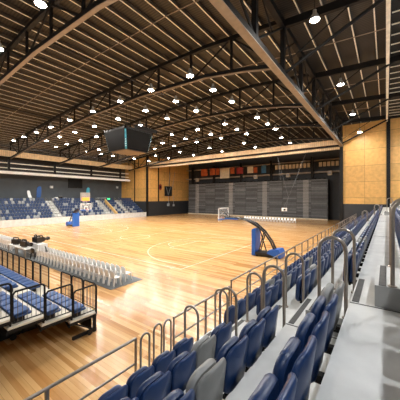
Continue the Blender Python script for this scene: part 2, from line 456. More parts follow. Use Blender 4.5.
for ri, (Y, xs) in enumerate(LROWS):
    for li, X in enumerate(xs):
        if Y == 32.6 and X == -20.1: pass
        lab = 'round high-bay lamp, %s from the girder in the %s row across the roof' % (nth(li+1), nth(ri+1) if Y > 1 else 'added unseen hindmost')
        if first:
            lamp0.location = (X, Y, 13.95); lamp0['label'] = lab; lamp0['group'] = 'high-bay lamps over the court'; first = False
        else: dup(lamp0, (X, Y, 13.95), 0, lab, 'high-bay lamps over the court')
def make_lamp2():
    t = make_lamp(); t.name = 'hanging_lamp'
    for c in t.children:
        if c.name.startswith('lens'): c.data.materials[0] = M['lamp2']
    return t
lamp2 = make_lamp2(); k_ = 0
for i, Y in enumerate((14.4, 23.9, 33.3, 42.9)):
    dup(lamp0, (-3.05,Y,14.35), 0, 'round lamp between the girder and end wall, %s along the right stand' % nth(i+1), 'lamps beside the girder')
for X, nm, ys_ in ((-3.05, 'inner row, nearer the girder', (14.4, 23.9, 33.3, 42.9)), (3.4, 'outer row over the upper seats', (-6.5, 2.4, 11.3, 20.2, 29.1, 38.0))):
    for i, Y in enumerate(ys_):
        if X < 0: continue
        lab = 'round lamp above the right stand, %s, %s along' % (nm, nth(i+1))
        zz = 14.35 if X < 0 else 14.0
        if k_ == 0: lamp2.location = (X,Y,zz); lamp2['label'] = lab; lamp2['group'] = 'lamps over the right stand'
        else: dup(lamp2, (X,Y,zz), 0, lab, 'lamps over the right stand')
        k_ += 1

# ------------------------------------------------------------------ right stand
TR, RS = .83, .53
E0 = -.385; Z0 = 3.53
YN, YF = -3.0, YB-.05
def edge(k): return E0 - TR*k          # riser at the front of tread k (k=0 camera tread)
def zt(k): return Z0 - RS*k
st = MB()
for k in range(-4, 5):
    x0 = edge(k); x1 = edge(k-1) if k > -4 else 16
    st.box(x0, x1, YN, YF, 0, zt(k))
st = st.build('floor_terrace', M['concrete']); struct(st, 'stepped pale concrete terrace of the right stand')
AISLES = [(3.85, 5.05), (24.6, 25.8)]
mbn = MB()
for ai, (ya, yb) in enumerate(AISLES):
    for k in range(-3, 5):
        xe = edge(k)
        nm = ['near', 'far'][ai]
        where = {-3:'highest',-2:'third highest',-1:'on the walkway',0:'below the walkway',1:'behind second row',2:'behind the third row',3:'leading to front row',4:'lowest'}[k]
        if k <= 3:
            s = thing('stair_block', 'concrete half step in the %s stair aisle, %s' % (nm, {-3:'topmost',-2:'second from the top',-1:'on the walkway beside the tall handrail',0:'directly below the walkway',1:'second below the walkway',2:'third below the walkway',3:'fourth below the walkway'}[k]), 'step', (xe, ya, zt(k+1)), 0, 'aisle half steps')
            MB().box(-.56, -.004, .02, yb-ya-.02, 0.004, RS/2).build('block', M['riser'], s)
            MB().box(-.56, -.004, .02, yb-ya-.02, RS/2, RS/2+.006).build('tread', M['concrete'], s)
            MB().box(-.52, -.44, .03, yb-ya-.03, RS/2+.006, RS/2+.012).build('nosing_strip', M['nosing'], s)
        mbn.box(xe+.02, xe+.10, ya+.03, yb-.03, zt(k)+.001, zt(k)+.007)
mbn.build('nosing_strip', M['nosing'], st)
mj = MB()
for k in (0, -1, 1, 2, 3):
    for y in (3.83, 11.0, 18.0, 24.58):
        mj.box(edge(k)+.003, edge(k-1)-.003, y-.012, y+.012, zt(k)+.001, zt(k)+.004)
mj.build('expansion_joint', M['nosing'], st)

# tip-up seat (faces -X, back at x=0, tread at z=0)
def shells(mb_back, mb_pan):
    Mb = Matrix.Translation((-.07,0,.40)) @ Matrix.Rotation(radians(7), 4, 'Y')
    mb_back.shell(.455, .50, .05, Mb, r=.13, bow=.045)
    Mp = Matrix.Translation((-.165,0,.36)) @ Matrix.Rotation(radians(3), 4, 'Y')
    mb_pan.shell(.43, .50, .075, Mp, r=.15, bow=.03)
def make_seat(name, mb, mp):
    t = thing(name, '', 'seat')
    a = MB(); b = MB(); shells(a, b)
    a.build('backrest', mb, t, True); b.build('seat_pan', mp, t, True)
    br = MB(); br.box(-.13, .02, -.035, .035, .33, .40); br.box(-.02,.02,-.09,.09,.22,.40); br.tube([(-.12,-.2,.37),(-.12,.2,.37)], .022, 6)
    br.build('bracket', M['black'], t)
    return t
def simple_seat(name, mat_):
    a = MB(); shells(a, a); a.box(-.14,.0,-.03,.03,0,.42)
    return a.build(name, mat_, None, True)
SB = make_seat('tip_up_seat', M['blue'], M['blue2'])
SG = make_seat('tip_up_seat', M['gseat'], M['gseat2'])
used = set()
def place_seat(src, loc, rz, label, group):
    if src.name in used: return dup(src, loc, rz, label, group)
    used.add(src.name); src.location = loc; src.rotation_euler = (0,0,rz); src['label'] = label; src['group'] = group
    return src
FB = simple_seat('tip_up_seat', M['blue']); FG = simple_seat('tip_up_seat', M['gseat'])
tag(FB, '', 'seat'); tag(FG, '', 'seat')
ROW = {0:'third', 1:'fourth', 2:'third', 3:'second', 4:'front'}
ROWN = {0:'top', 1:'fourth', 2:'third', 3:'second', 4:'front'}
GREY = {(1,'n',1),(2,'n',4),(3,'n',2),(1,'m',5),(1,'m',6),(2,'m',3),(3,'m',4),(3,'m',9),(4,'m',6),(2,'m',12),(1,'m',14),(3,'m',17),(4,'m',20)}
stuff = MB(); count = 0
jobs = []
for k in range(1, 5):           # seats on tread k against riser of tread k-1
    xb = edge(k-1) - .015
    for blk, y0, y1 in (('n', -.55, 3.8), ('m', 5.1, 24.5), ('f', 25.9, 45.1)):
        n = int((y1-y0)/.5); pitch = .5
        for i in range(n):
            y = (y1 - .25 - (.21 if k == 1 else .11 if k == 2 else 0) - i*pitch) if blk == 'n' else (y0 + .27 + i*pitch)
            if blk == 'n' and y < .9 - .35*(k==4)*0 and k == 1 and y < .75: continue
            jobs.append((y, k, blk, i+1, (xb, y, zt(k))))
for y in [2.6, 3.1, 3.6, 1.1, 1.6, 2.1]:
    jobs.append((y, 0, 'n', int(round((3.6-y)/.5))+1, (edge(-1)-.015, y, zt(0))))
for i in range(38):
    jobs.append((5.37+.5*i, 0, 'm', i+1, (edge(-1)-.015, 5.37+.5*i, zt(0))))
jobs.sort()
for y, k, blk, i, loc in jobs:
    grey = (k, blk, i) in GREY or (blk == 'f' and random.random() < .12)
    c = 'grey' if grey else 'blue'
    wh = {'n':'before the near stairs','m':'past the near stairs','f':'past the far stairs'}[blk]
    lab = '%s tip-up seat, %s %s, %s row of the right concrete stand' % (c, nth(i), wh, ROWN[k])
    count += 1
    if count > 300:
        Mx = Matrix.Translation(loc); a = MB(); shells(a, a)
        stuff.add([Mx @ Vector(v) for v in a.v], a.f); continue
    grp = 'tip-up seats of the right concrete stand'
    if y < 15: place_seat(SG if grey else SB, loc, 0, lab, grp)
    else: place_seat(FG if grey else FB, loc, 0, lab, grp)
o = stuff.build('tip_up_seats', M['blue'], None, True)
tag(o, 'distant blue tip-up seats past the far stairs of the right stand', 'seats', None, 'stuff')

# stair handrail loops
def loop_mb(w, h, r=.024, axis='x', fl_=0.0):
    pts = []
    R = w/2
    pts.append((-R,0,0)); pts.append((-R,0,h-R))
    for i in range(1, 8):
        a = pi - pi*i/8; pts.append((R*cos(a), 0, h-R+R*sin(a)))
    pts.append((R,0,h-R)); pts.append((R,0,0))
    if axis == 'y': pts = [(0,p[0],p[2]) for p in pts]
    mb = MB().tube(pts, r, 10)
    for s in (-R, R):
        c = (s,0,0) if axis == 'x' else (0,s,0)
        mb.lathe([(.05,0),(.05,.012),(.03,.02)] if axis == 'x' else [(.03,0),(.03,.012),(.02,.02)], c, 12)
    return mb
lw = .33
proto = None
for ai, (ya, yb) in enumerate(AISLES):
    for side, yy in (('nearer', ya+.05), ('farther', yb+.02 if ai == 0 else yb-.05)):
        for k in range(-1, 4):
            X = edge(k) - .215; zb = zt(k) - RS/2 + .012
            lab = 'arched steel handrail loop, %s side of the %s stairs, %s' % (side, ['near','far'][ai], {-1:'on the walkway',0:'just below the walkway',1:'second below the walkway',2:'third below the walkway',3:'beside the front row'}[k])
            if proto is None: proto = loop_mb(lw, .82+RS/2-.012).build('handrail_loop', M['steel'], None, True); o = proto
            else: o = proto.copy(); col.objects.link(o)
            o.location = (X, yy if side == 'nearer' or ai else yb-.03, zb)
            tag(o, lab, 'handrail', 'arched stair handrails')
# front guard rails
def guard(name, X, y0, y1, zbase, h, label, step=1.6, endposts=True):
    t = thing(name, label, 'guard rail', (X, y0, zbase), 0, 'front guard rails of the right stand')
    L_ = y1-y0
    MB().tube([(0,0,h),(0,L_,h)], .025, 10).build('top_rail', M['steel'], t, True)
    MB().tube([(0,0,h*.52),(0,L_,h*.52)], .018, 8).build('mid_rail', M['steel'], t, True)
    n = max(1, int(round(L_/step)))
    for i in range(n+1):
        y = L_*i/n
        MB().box(-.022,.022,y-.022 if i else y, y+.022 if i < n else y, 0, h).build('post', M['steel'], t)
    return t
XR = -3.66; ZF = zt(4)
guard('guard_rail', XR, -1.5, 3.0, ZF, .93, 'steel front guard rail at the bottom left, before the gap')
guard('guard_rail', XR, 4.0, 6.4, ZF, .92, 'short steel front guard rail just past the gap', 1.2)
guard('guard_rail', XR, 6.5, 24.6, ZF, 1.06, 'long steel front guard rail running beside the goal base', 1.3)
guard('guard_rail', XR, 25.7, 45.2, ZF, 1.06, 'far end steel front guard rail by the end wall', 1.5)
for y, hh, lab in ((3.16,.97,'small steel hoop closing the end of the bottom left guard rail'),(3.54,.97,'first narrow steel hoop standing in the guard rail gap'),(3.82,.95,'second narrow steel hoop standing in the guard rail gap')):
    o = loop_mb(.21, hh, .02, 'y').build('handrail_hoop', M['steel'], None, True); o.location = (XR-.0 + (.06 if y < 3.5 else 0), y, ZF)
    tag(o, lab, 'handrail', 'narrow hoops at the guard rail gap')
# small stair at the gap, down to the floor
fs = MB()
for i in range(5): fs.box(-3.705-.3*(i+1), -3.705-.3*i, 3.1, 3.95, 0, ZF-.235*(i+1))
tag(fs.build('front_steps', M['concrete']), 'concrete steps from the guard rail gap down to the court', 'steps')

# ------------------------------------------------------------------ far left stand
ft = MB()
FX = -51.2; FT, FR = .83, .53
for r in range(7):
    ft.box(-57, FX - FT*r, -8, YB-.4, 0, .77+FR*r) if r == 0 else ft.box(-57, FX-FT*r, -8, YB-.4, .77+FR*(r-1), .77+FR*r)
ft = ft.build('floor_far_terrace', M['riser']); struct(ft, 'stepped concrete terrace of the far stand')
FAIS = [(12.9,14.1),(22.9,24.1),(34.0,35.2),(39.3,40.5)]
for ai, (ya, yb) in enumerate(FAIS):
    s = thing('stair_flight', 'pale concrete stair flight up the far stand, %s from the left' % nth(ai+1), 'stairs', (FX, ya, 0), 0, 'stair flights of the far stand')
    mb = MB(); n = 14
    for i in range(n):
        mb.box(-.415*(i+1)+.40 if 0 else -.415*i-.415, -.415*i + .0, 0, yb-ya, .8+.265*max(0,i-1), .80+.265*i+.02)
    mb.box(-.02, .28, 0, yb-ya, 0, .5)
    mb.build('steps', M['concrete'], s)
    mb = MB()
    for y in (0.03, yb-ya-.03):
        mb.tube([(-.2,y,1.7),(-5.3,y,4.95)], .03, 6)
        for i in range(4): mb.tube([(-.2-1.7*i,y,.85+1.08*i),(-.2-1.7*i,y,1.7+1.083*i)], .025, 6)
    mb.build('handrail', M['steel'], s)
wv = MB().prism([(FX+.3,0),(FX+.3,1.2),(FX-4.9,4.6),(FX-4.9,3.2),(FX-.5,0)], 'y', 36.2, 36.5).build('plywood_barrier', M['ply'])
tag(wv, 'sloping raw plywood barrier between seat blocks of the far stand', 'barrier')
# seats
def far_seat(name, m):
    a = MB(); shells(a, a); a.box(-.14,.0,-.03,.03,0,.42); return tag(a.build(name, m, None, True), '', 'seat')
LB = far_seat('stadium_seat', M['farblue']); LG = far_seat('stadium_seat', M['fargrey'])
blocks = [(14.2,22.8),(24.2,33.9),(35.3,39.2),(40.6,45.0)]
fj = []
for bi, (y0, y1) in enumerate(blocks):
    for r in range(7):
        n = int((y1-y0)/.53)
        for i in range(n):
            y = y0 + .27 + .53*i
            if 35.9 < y < 36.8: continue
            fj.append((r, bi, i+1, y))
fj.sort(key=lambda q: (q[3]*.8 + q[0]*.5))
rest = MB()
for c_, (r, bi, i, y) in enumerate(fj):
    loc = (FX - FT*(r+1) + .02 if r < 6 else FX-FT*6-.78, y, .77+FR*r)
    grey = random.random() < .22
    if c_ >= 300:
        a = MB(); shells(a, a); Mx = Matrix.Translation(loc) @ Matrix.Rotation(pi, 4, 'Z')
        rest.add([Mx @ Vector(v) for v in a.v], a.f); continue
    lab = '%s seat, %s from left, %s row up, %s seat block of the far stand' % ('grey' if grey else 'blue', nth(i), nth(r+1), nth(bi+1))
    place_seat(LG if grey else LB, loc, pi, lab, 'seats of the far stand')
if rest.v:
    tag(rest.build('stadium_seats', M['farblue'], None, True), 'blue seats at the right end of the far stand', 'seats', None, 'stuff')
# front barrier of the far stand
tag(MB().box(FX+.31, FX+.42, -8, YB-.5, 0, 1.15).build('front_barrier', M['concrete']), 'pale low barrier along the front of the far stand', 'barrier')

# things on the far concourse
def feather(name, X, Y, z0, h, w, m, label, lean=0.0):
    t = thing(name, label, 'feather flag', (X,Y,z0))
    MB().lathe([(.35,0),(.35,.05),(.05,.12)], n=12).build('foot', M['black'], t)
    pts = [(0,0,.05),(0,.02+lean*.3,h*.4),(0,.06+lean*.7,h*.8),(0,.25+lean,h*.96),(0,.5+lean,h)]
    MB().tube(pts, .025, 6).build('pole', M['hoopblack'], t)
    poly = [(.03,.8),(.03+lean*.3,h*.4),(.07+lean*.7,h*.8),(.25+lean,h*.96),(w*.7+lean,h),(w+lean,h*.93),(w+lean*.85,h*.75),(w*.95+lean*.4,h*.4),(w*.8,.85)]
    MB().prism(poly, 'x', -.01, .01).build('flag', m, t)
    return t
feather('feather_flag', -57.6, 21.6, 4.1, 3.2, .95, M['flagblue'], 'tall dark blue feather flag standing behind the far stand')
feather('feather_flag', -57.6, 20.3, 4.1, 2.3, .75, M['flagwhite'], 'white feather flag leaning beside the dark blue one', -.6)
feather('feather_flag', -57.6, 32.2, 4.1, 3.3, .95, M['flagteal'], 'teal feather flag standing below the wall screen')
s = thing('wall_screen', 'large black screen mounted on the slate grey wall', 'screen', (-61.98, 31.9, 7.3))
MB().box(0,.12,-1.75,1.75,0,2.3).build('bezel', M['black'], s); MB().box(.12,.13,-1.68,1.68,.07,2.23).build('display', M['blackscreen'], s)
s = thing('wall_floodlight', 'small white box light fixed on the slate grey wall', 'light', (-61.98, 26.3, 7.1))
MB().box(0,.3,-.3,.3,0,.55).build('body', M['white'], s); MB().box(.3,.32,-.25,.25,.05,.5).build('lens', M['flagwhite'], s)
s = thing('wall_floodlight', 'small white box light near the right end of the slate grey wall', 'light', (-61.98, 43.9, 7.6))
MB().box(0,.3,-.25,.25,0,.55).build('body', M['white'], s); MB().box(.3,.32,-.2,.2,.05,.5).build('lens', M['flagwhite'], s)
s = thing('concourse_table', 'white trestle table on the concourse behind the far stand', 'table', (-58.2, 36.8, 4.1))
MB().box(-.4,.4,-1.25,1.25,.72,.78).build('table_top', M['white'], s)
for a in (-.33,.33):
    for b in (-1.15,1.15): MB().box(a-.03,a+.03,b-.03,b+.03,0,.72).build('leg', M['steel'], s)
for i, y in enumerate((25.4,26.3,27.2,28.0)):
    s = thing('equipment_case', '%s case from left on the concourse rail behind the far stand' % ['small white','dark','pale grey','low white'][i], 'case', (-57.5, y, 4.1), 0, 'cases on the far concourse')
    h = (.9,1.1,.8,.7)[i]
    MB().box(-.3,.3,-.33,.33,0.02,h).build('box', (M['white'],M['black'],M['fargrey'],M['white'])[i], s)
    MB().box(-.31,.31,-.34,.34,h,h+.06).build('lid', M['greybox'], s)
s = thing('exit_sign', 'small green lit exit sign over the far stand stairs', 'sign', (-56.2, 37.4, 4.35))
MB().box(-.05,.05,-.35,.35,.1,.45).build('lit_face', M['green'], s); MB().box(-.06,.06,-.38,.38,.45,.5).build('cap', M['black'], s); MB().box(-.03,.03,-.03,.03,-.4,.1).build('stem', M['black'], s)

# ------------------------------------------------------------------ closed bleachers at the back
for bi, (x0, x1) in enumerate(((-48.9,-39.2),(-39.2,-29.6),(-29.6,-19.9),(-19.9,-10.1))):
    t = thing('closed_bleacher', 'folded dark grey bleacher bank, %s from the left in the alcove' % nth(bi+1), 'bleacher', (x0, 60.2, 0), 0, 'folded bleacher banks')
    mb = MB(); w = x1-x0-.04
    for i in range(24):
        z = .25 + i*.365
        mb.box(0.02, w, .02*i*.3 + (.0 if i % 2 else .05), .8, z, z+.33)
    mb.box(.05, w-.05, .25, 1.0, 0.02, 9.0)
    mb.build('row_fronts', M['bleach'], t)
    mb = MB(); xc = w*(.54 if bi else .35)
    for i in range(24):
        z = .25 + i*.365; mb.box(xc-.6, xc+.6, -.06+.006*i, .3, z, z+.30)
    mb.build('aisle_strip', M['bleachaisle'], t)
    for i in range(10): MB().box(.3+i*.95, min(w-.02,.8+i*.95), .2, .9, 9.0, 9.28 if i % 2 else 9.18).build('folded_top_seat', M['black'], t)
    MB().box(0.02, w, -.06, .1, .02, .3).build('kick_board', M['cream'], t)
# banners
def banner(x0, x1, z0, z1, m, label):
    t = thing('hanging_banner', label, 'banner', ((x0+x1)/2, 59.2, z0), 0, 'banners over the folded bleachers')
    w = x1-x0; h = z1-z0
    mb = MB(); n = 8
    vs = []; fs_ = []
    for i in range(n+1):
        xx = -w/2 + w*i/n; yy = .05*sin(i*1.7)
        vs += [(xx,yy,0),(xx,yy*.3,h)]
    for i in range(n): fs_.append((2*i,2*i+2,2*i+3,2*i+1))
    mb.add(vs, fs_).build('cloth', m, t)
    MB().tube([(-w/2-.1,0,h),(w/2+.1,0,h)], .04, 6).build('rod', M['black'], t)
    return t
bn = [(-43.3,-41.0,11.2,13.2,'bannero','leftmost orange banner hanging over the bleachers'),
      (-40.2,-38.5,11.3,13.2,'bannero','second orange banner, left of the cream one'),
      (-38.2,-37.0,11.3,13.1,'bannero','narrow orange banner touching the cream one'),
      (-36.8,-33.9,10.2,13.0,'bannerw','large cream banner hanging lower than its neighbours'),
      (-33.6,-32.3,11.3,13.0,'bannero','orange banner just right of the cream one'),
      (-31.7,-29.8,11.2,12.9,'bannerr','red banner left of the dark column'),
      (-28.6,-27.0,11.2,12.9,'bannerw','small cream banner right of the dark column'),
      (-26.9,-25.9,11.2,12.6,'bannero','narrow orange banner right of small cream one'),
      (-24.8,-23.6,11.0,12.9,'bannerb','blue banner at the right end of the row')]
for a in bn: banner(a[0], a[1], a[2], a[3], M[a[4]], a[5])
for i, (X, lab) in enumerate(((-45.0,'left end'),(-26.5,'under the blue banner'),(-18.4,'above the folded goal'),(-9.6,'right end'))):
    s = thing('hanging_speaker', 'small pale loudspeaker box over the bleachers, ' + lab, 'speaker', (X, 59.6, 9.75), 0, 'loudspeakers over the bleachers')
    MB().box(-.4,.4,-.3,.3,0,.85).build('cabinet', M['cream'], s); MB().box(-.33,.33,-.33,-.3,.08,.77).build('grille', M['greybox'], s)
    MB().tube([(0,0,.85),(0,0,1.3)],.03,6).build('hanger', M['black'], s)

# ------------------------------------------------------------------ portable goals
def goal(X, Y, face, label, clock):
    # local: court in -x direction, base behind the front pad at x=0
    t = thing('basketball_goal', label, 'basketball goal', (X, Y, 0), 0 if face < 0 else pi, 'portable basketball goals')
    MB().box(.1,2.1,-.55,.55,.12,.34).build('base_frame', M['hoopblack'], t)
    for x in (.25,1.9):
        for y in (-.45,.45): MB().tube([(x,y-.05,.1),(x,y+.05,.1)], .1, 12).build('wheel', M['black'], t)
    MB().prism([(-.2,.05),(.12,.05),(.12,2.28),(0,2.32),(-.2,2.2)], 'y', -.55, .55).build('front_pad', M['pad'], t)
    MB().prism([(1.15,.34),(2.25,.05),(2.3,.45),(2.1,.75),(1.3,.62)], 'y', -.6, .6).build('rear_weight_cover', M['pad'], t)
    # boom
    for s in (-.22, .22):
        pts = [(1.75,s,.4),(1.35,s,1.25),(.75,s,2.05),(-.05,s,2.68),(-1.0,s,2.98),(-2.0,s,3.08),(-3.0,s,3.08)]
        MB().tube(pts, [.08]*4+[.075,.07,.06], 8).build('boom_arm', M['hoopblack'], t, True)
    mb = MB()
    mb.tube([(.3,-.2,.35),(.75,-.2,2.0)], .05, 8); mb.tube([(.3,.2,.35),(.75,.2,2.0)], .05, 8)
    mb.tube([(.9,0,.4),(.25,0,2.4)], .05, 8); mb.bar((.35,0,2.35),(-.9,0,2.95),.5,.10)
    mb.tube([(1.3,-.22,1.3),(1.3,.22,1.3)],.04,6); mb.tube([(.5,-.22,1.2),(.5,.22,1.2)],.04,6)
    mb.build('boom_brace', M['hoopblack'], t)
    MB().box(-2.95,-1.7,-.28,.28,2.93,3.05).build('boom_pad', M['pad'], t)
    bx = -3.3
    mb = MB(); mb.bar((-2.9,0,3.08),(bx+.03,-.5,3.3),.06,.06); mb.bar((-2.9,0,3.08),(bx+.03,.5,3.3),.06,.06)
    mb.bar((-2.6,0,3.1),(bx+.03,-.5,3.75),.05,.05); mb.bar((-2.6,0,3.1),(bx+.03,.5,3.75),.05,.05)
    mb.build('board_bracket', M['hoopblack'], t)
    bb = MB().box(bx-.015,bx+.015,-.88,.88,2.92,3.93).build('backboard', M['glass'], t)
    mb = MB()
    for (y0,y1,z0,z1) in ((-.91,.91,3.90,3.97),(-.91,-.84,2.9,3.97),(.84,.91,2.9,3.97)): mb.box(bx-.03,bx+.03,y0,y1,z0,z1)
    mb.build('board_frame', M['white'], bb)
    mb = MB()
    for (y0,y1,z0,z1) in ((-.3,.3,3.45,3.5),(-.3,-.25,3.05,3.5),(.25,.3,3.05,3.5)): mb.box(bx-.022,bx-.016,y0,y1,z0,z1)
    mb.build('target_square', M['white'], bb)
    MB().box(bx-.05,bx+.05,-.93,.93,2.84,2.93).build('bottom_pad', M['pad'], bb)
    rim = MB(); ring = [(bx-.40+.23*cos(2*pi*i/20), .23*sin(2*pi*i/20), 3.05) for i in range(21)]
    rim.tube(ring, .014, 6); rim.box(bx-.18,bx-.02,-.06,.06,3.0,3.06)
    r_ = rim.build('rim', M['orange'], t)
    nt_ = MB()
    for i in range(12):
        a = 2*pi*i/12
        for sgn in (1,-1):
            p = [(bx-.40+.23*cos(a), .23*sin(a), 3.04)]
            for q, rr, zz in ((1,.19,2.9),(2,.15,2.76),(3,.13,2.62)): p.append((bx-.40+rr*cos(a+sgn*q*.26), rr*sin(a+sgn*q*.26), zz))
            nt_.tube(p, .006, 4)
    nt_.build('net', M['net'], r_)
    if clock:
        c = MB().box(bx+.1,bx+.45,-.75,.75,4.35,5.75).build('shot_clock', M['greybox'], t)
        MB().box(bx+.45,bx+.47,-.62,.62,4.42,4.95).build('lit_digits', M['orangelit'], c)
        MB().box(bx+.08,bx+.10,-.62,.62,4.42,4.95).build('lit_digits', M['orangelit'], c)
        MB().tube([(bx+.3,0,3.6),(bx+.3,0,4.4)], .05, 6).build('clock_stem', M['hoopblack'], c)
    return t
goal(-9.0, 20.4, -1, 'blue padded portable basketball goal beside the right stand', False)
goal(-42.6, 22.0, 1, 'blue padded portable basketball goal with shot clock before the far stand', True)

# wall hung goal on the plywood side wall
t = thing('wall_mounted_goal', 'folded practice goal with black backboard hung on the plywood side wall', 'basketball goal', (XL, 53.0, 0))
MB().box(.5,.56,-1.5,1.5,5.4,8.2).build('backboard', M['blackscreen'], t)
mb = MB(); mb.tube([(.2,1.0,12.5),(.5,.2,8.0)],.05,6); mb.tube([(.2,3.2,12.6),(.5,1.2,5.6)],.05,6); mb.tube([(.2,-.9,8.2),(.5,.5,5.5)],.05,6); mb.bar((.0,-1,7.5),(.5,-1,7.5),.08,.08); mb.bar((.0,1,7.5),(.5,1,7.5),.08,.08)
mb.build('folding_frame', M['fargrey'], t)
mb = MB(); mb.tube([(.58,-.9,8.0),(.6,-.1,5.7),(.58,.9,8.0)],.05,6); mb.build('target_mark', M['fargrey'], t)
mb = MB(); mb.tube([(.6+.25*cos(2*pi*i/16)+.3, .25*sin(2*pi*i/16)+.3, 5.2) for i in range(17)], .03, 6); mb.build('rim', M['orange'], t)
mb = MB(); mb.tube([(.4,.2,5.4),(.5,.2,3.2)],.05,6); mb.tube([(.4,2.3,5.6),(.4,2.4,2.8)],.05,6); mb.box(.2,.6,-.2,.5,2.5,3.3); mb.box(.2,.5,2.2,2.7,2.4,3.0)
mb.build('winch', M['fargrey'], t)
t = thing('wall_emblem', 'round dark red disc on the plywood side wall left of folded goal', 'sign', (XL+.02, 50.3, 7.9))
mb = MB(); n = 20
mb.prism([(.6*cos(2*pi*i/n), .85*sin(2*pi*i/n)) for i in range(n)], 'x', 0, .06); mb.build('disc', M['bannerr'], t)
mb = MB(); mb.prism([(.33*cos(2*pi*i/n), .45*sin(2*pi*i/n)) for i in range(n)], 'x', .06, .08); mb.build('inner_disc', M['black'], t)

# ceiling hung folding goal in the alcove mouth
t = thing('ceiling_hung_goal', 'ceiling hung practice goal on thin V shaped cables before the bleachers', 'basketball goal', (-14.5, 46.5, 0))
mb = MB()
for a, b in (((-2.0,.6,12.6),(.2,0,5.0)),((3.0,.6,12.6),(.2,0,5.0)),((-2.0,.6,12.6),(-1.2,.2,8.0)),((3.0,.6,12.6),(1.0,.2,7.0)),((.2,0,5.0),(-.6,0,3.2)),((.2,0,5.0),(-.2,0,3.2))): mb.tube([a,b], .014, 5)
mb.build('cables', M['fargrey'], t)
MB().cbox((-.55,0,2.75),(.95,.05,.62), .3).build('backboard', M['white'], t)
MB().cbox((-.5,-.05,2.7),(.35,.03,.3), .3).build('target_square', M['black'], t)

# ------------------------------------------------------------------ hanging scoreboard
t = thing('hanging_scoreboard', 'big dark four sided scoreboard cube hanging over mid court', 'scoreboard', (-26.6, 20.6, 0))
def face_panel(ax, s):
    hw0, hw1, zb, zt_ = 1.60, 2.02, 10.75, 13.1
    if ax == 'y': vs = [(-hw0,s*1.80,zb),(hw0,s*1.80,zb),(hw1,s*2.18,zt_),(-hw1,s*2.18,zt_),(-hw0,s*1.62,zb),(hw0,s*1.62,zb),(hw1,s*1.98,zt_),(-hw1,s*1.98,zt_)]
    else: vs = [(s*1.80,-hw0,zb),(s*1.80,hw0,zb),(s*2.18,hw1,zt_),(s*2.18,-hw1,zt_),(s*1.62,-hw0,zb),(s*1.62,hw0,zb),(s*1.98,hw1,zt_),(s*1.98,-hw1,zt_)]
    return MB().add(vs, [(0,1,2,3),(7,6,5,4),(0,4,5,1),(1,5,6,2),(2,6,7,3),(3,7,4,0)])
for ax in 'xy':
    for s in (-1,1): face_panel(ax, s).build('screen', M['screen2'], t)
for sx in (-1,1):
    for sy in (-1,1):
        p = [(1.80,2.0),(2.0,1.80)]
        vs = [(sx*1.61,sy*1.79,10.75),(sx*1.79,sy*1.61,10.75),(sx*2.16,sy*2.04,13.0),(sx*2.04,sy*2.16,13.0)]
        vs += [(v[0]*.93,v[1]*.93,v[2]) for v in vs]
        c = MB().add(vs, [(0,1,2,3),(7,6,5,4),(0,4,5,1),(1,5,6,2),(2,6,7,3),(3,7,4,0)]).build('corner_strip', M['tealled'], t)
        mb = MB()
        for i, (z, h) in enumerate(((11.1,.22),(11.35,.18),(11.6,.2),(11.84,.16))):
            f = 1.70 + (z-10.75)/2.25*.40
            mb.cbox((sx*f*1.003, sy*f*1.003, z), (.03,.09,h*.7), math.atan2(sy, sx))
        mb.build('corner_lettering', M['flagwhite'], c)
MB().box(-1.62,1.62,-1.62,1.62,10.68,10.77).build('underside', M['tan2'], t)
mb = MB(); 
for a in (-2.1,2.1): mb.box(a-.1,a+.1,-2.2,2.2,13.1,13.3); mb.box(-2.2,2.2,a-.1,a+.1,13.1,13.3)
mb.build('top_frame', M['black'], t)
for a in (-1.5,1.5):
    for b in (-1.5,1.5): MB().tube([(a,b,13.2),(a,b,16.9)], .03, 6).build('hanger_cable', M['black'], t)
tag(MB().box(-24.6,-24.3,19.9,23.4,13.35,13.8).build('hanging_lighting_bar', M['black']), 'black lighting bar hanging beside the top of the scoreboard', 'lighting bar')

# ------------------------------------------------------------------ retractable stand at the near left
XE = -8.55; T1Y = 5.2; TD = .87
rt = thing('retractable_stand', 'open retractable seating stand with black frame and end rails at lower left', 'retractable stand', (0,0,0))
NT = 14  # upper tiers lie out of view, added to cast more shade on the floor
def tz(i): return .72 + .25*i
mb = MB(); yl = MB(); fr = MB()
for i in range(NT):
    y1 = T1Y - TD*i; y0 = y1 - TD
    mb.box(-24, XE, y0-.1, y1, tz(i)-.06, tz(i))
    yl.box(-24, XE, y1, y1+.02, tz(i)-.07, tz(i)+.005)
    for X in (XE-.05, -10.6, -12.6, -15, -17.5, -20, -22.5):
        if X > -9 and i: continue
        fr.box(X-.05, X+.05, y1-.12, y1-.02, 0.02, tz(i)-.06)
        fr.box(X-.04, X+.04, y0, y1, .04, .14)
    fr.box(-24, XE, y1-.05, y1-.02, tz(i)-.22, tz(i)-.06)
    if i == 0: fr.bar((XE-.06, y1-.1, .1), (XE-.06, y0, tz(i)-.1), .04, .05)
    fr.bar((XE-.04, y0-.1, tz(i)-.12), (XE-.04, y1, tz(i)-.12), .05, .10)
    fr.bar((XE-.06, y0-.1, tz(i)-.2), (-10.5, y1-.4, .3), .05, .05)
    if i == 0: fr.box(-24, XE-.12, y1-.16, y1-.13, .06, tz(i)-.06)
    fr.box(-10.5, -10.46, y0, y1-.13, .06, tz(i)-.06)  # black sheet added inside, stands for the dark under the stand
mb.build('tier_deck', M['palek'], rt); yl.build('tier_nosing', M['fargrey'], rt); fr.build('under_frame', M['black'], rt)
MB().box(-24, XE-.1, T1Y-TD*NT-.2, T1Y-TD*NT-.15, .03, tz(NT-1)).build('rear_shade_panel', M['black'], rt)  # unseen panel added to keep light out from under the stand
MB().box(XE-.35, XE-.02, T1Y+.0, T1Y+.03, tz(0)-.0, tz(0)+.012).build('yellow_edge', M['yellow'], rt)
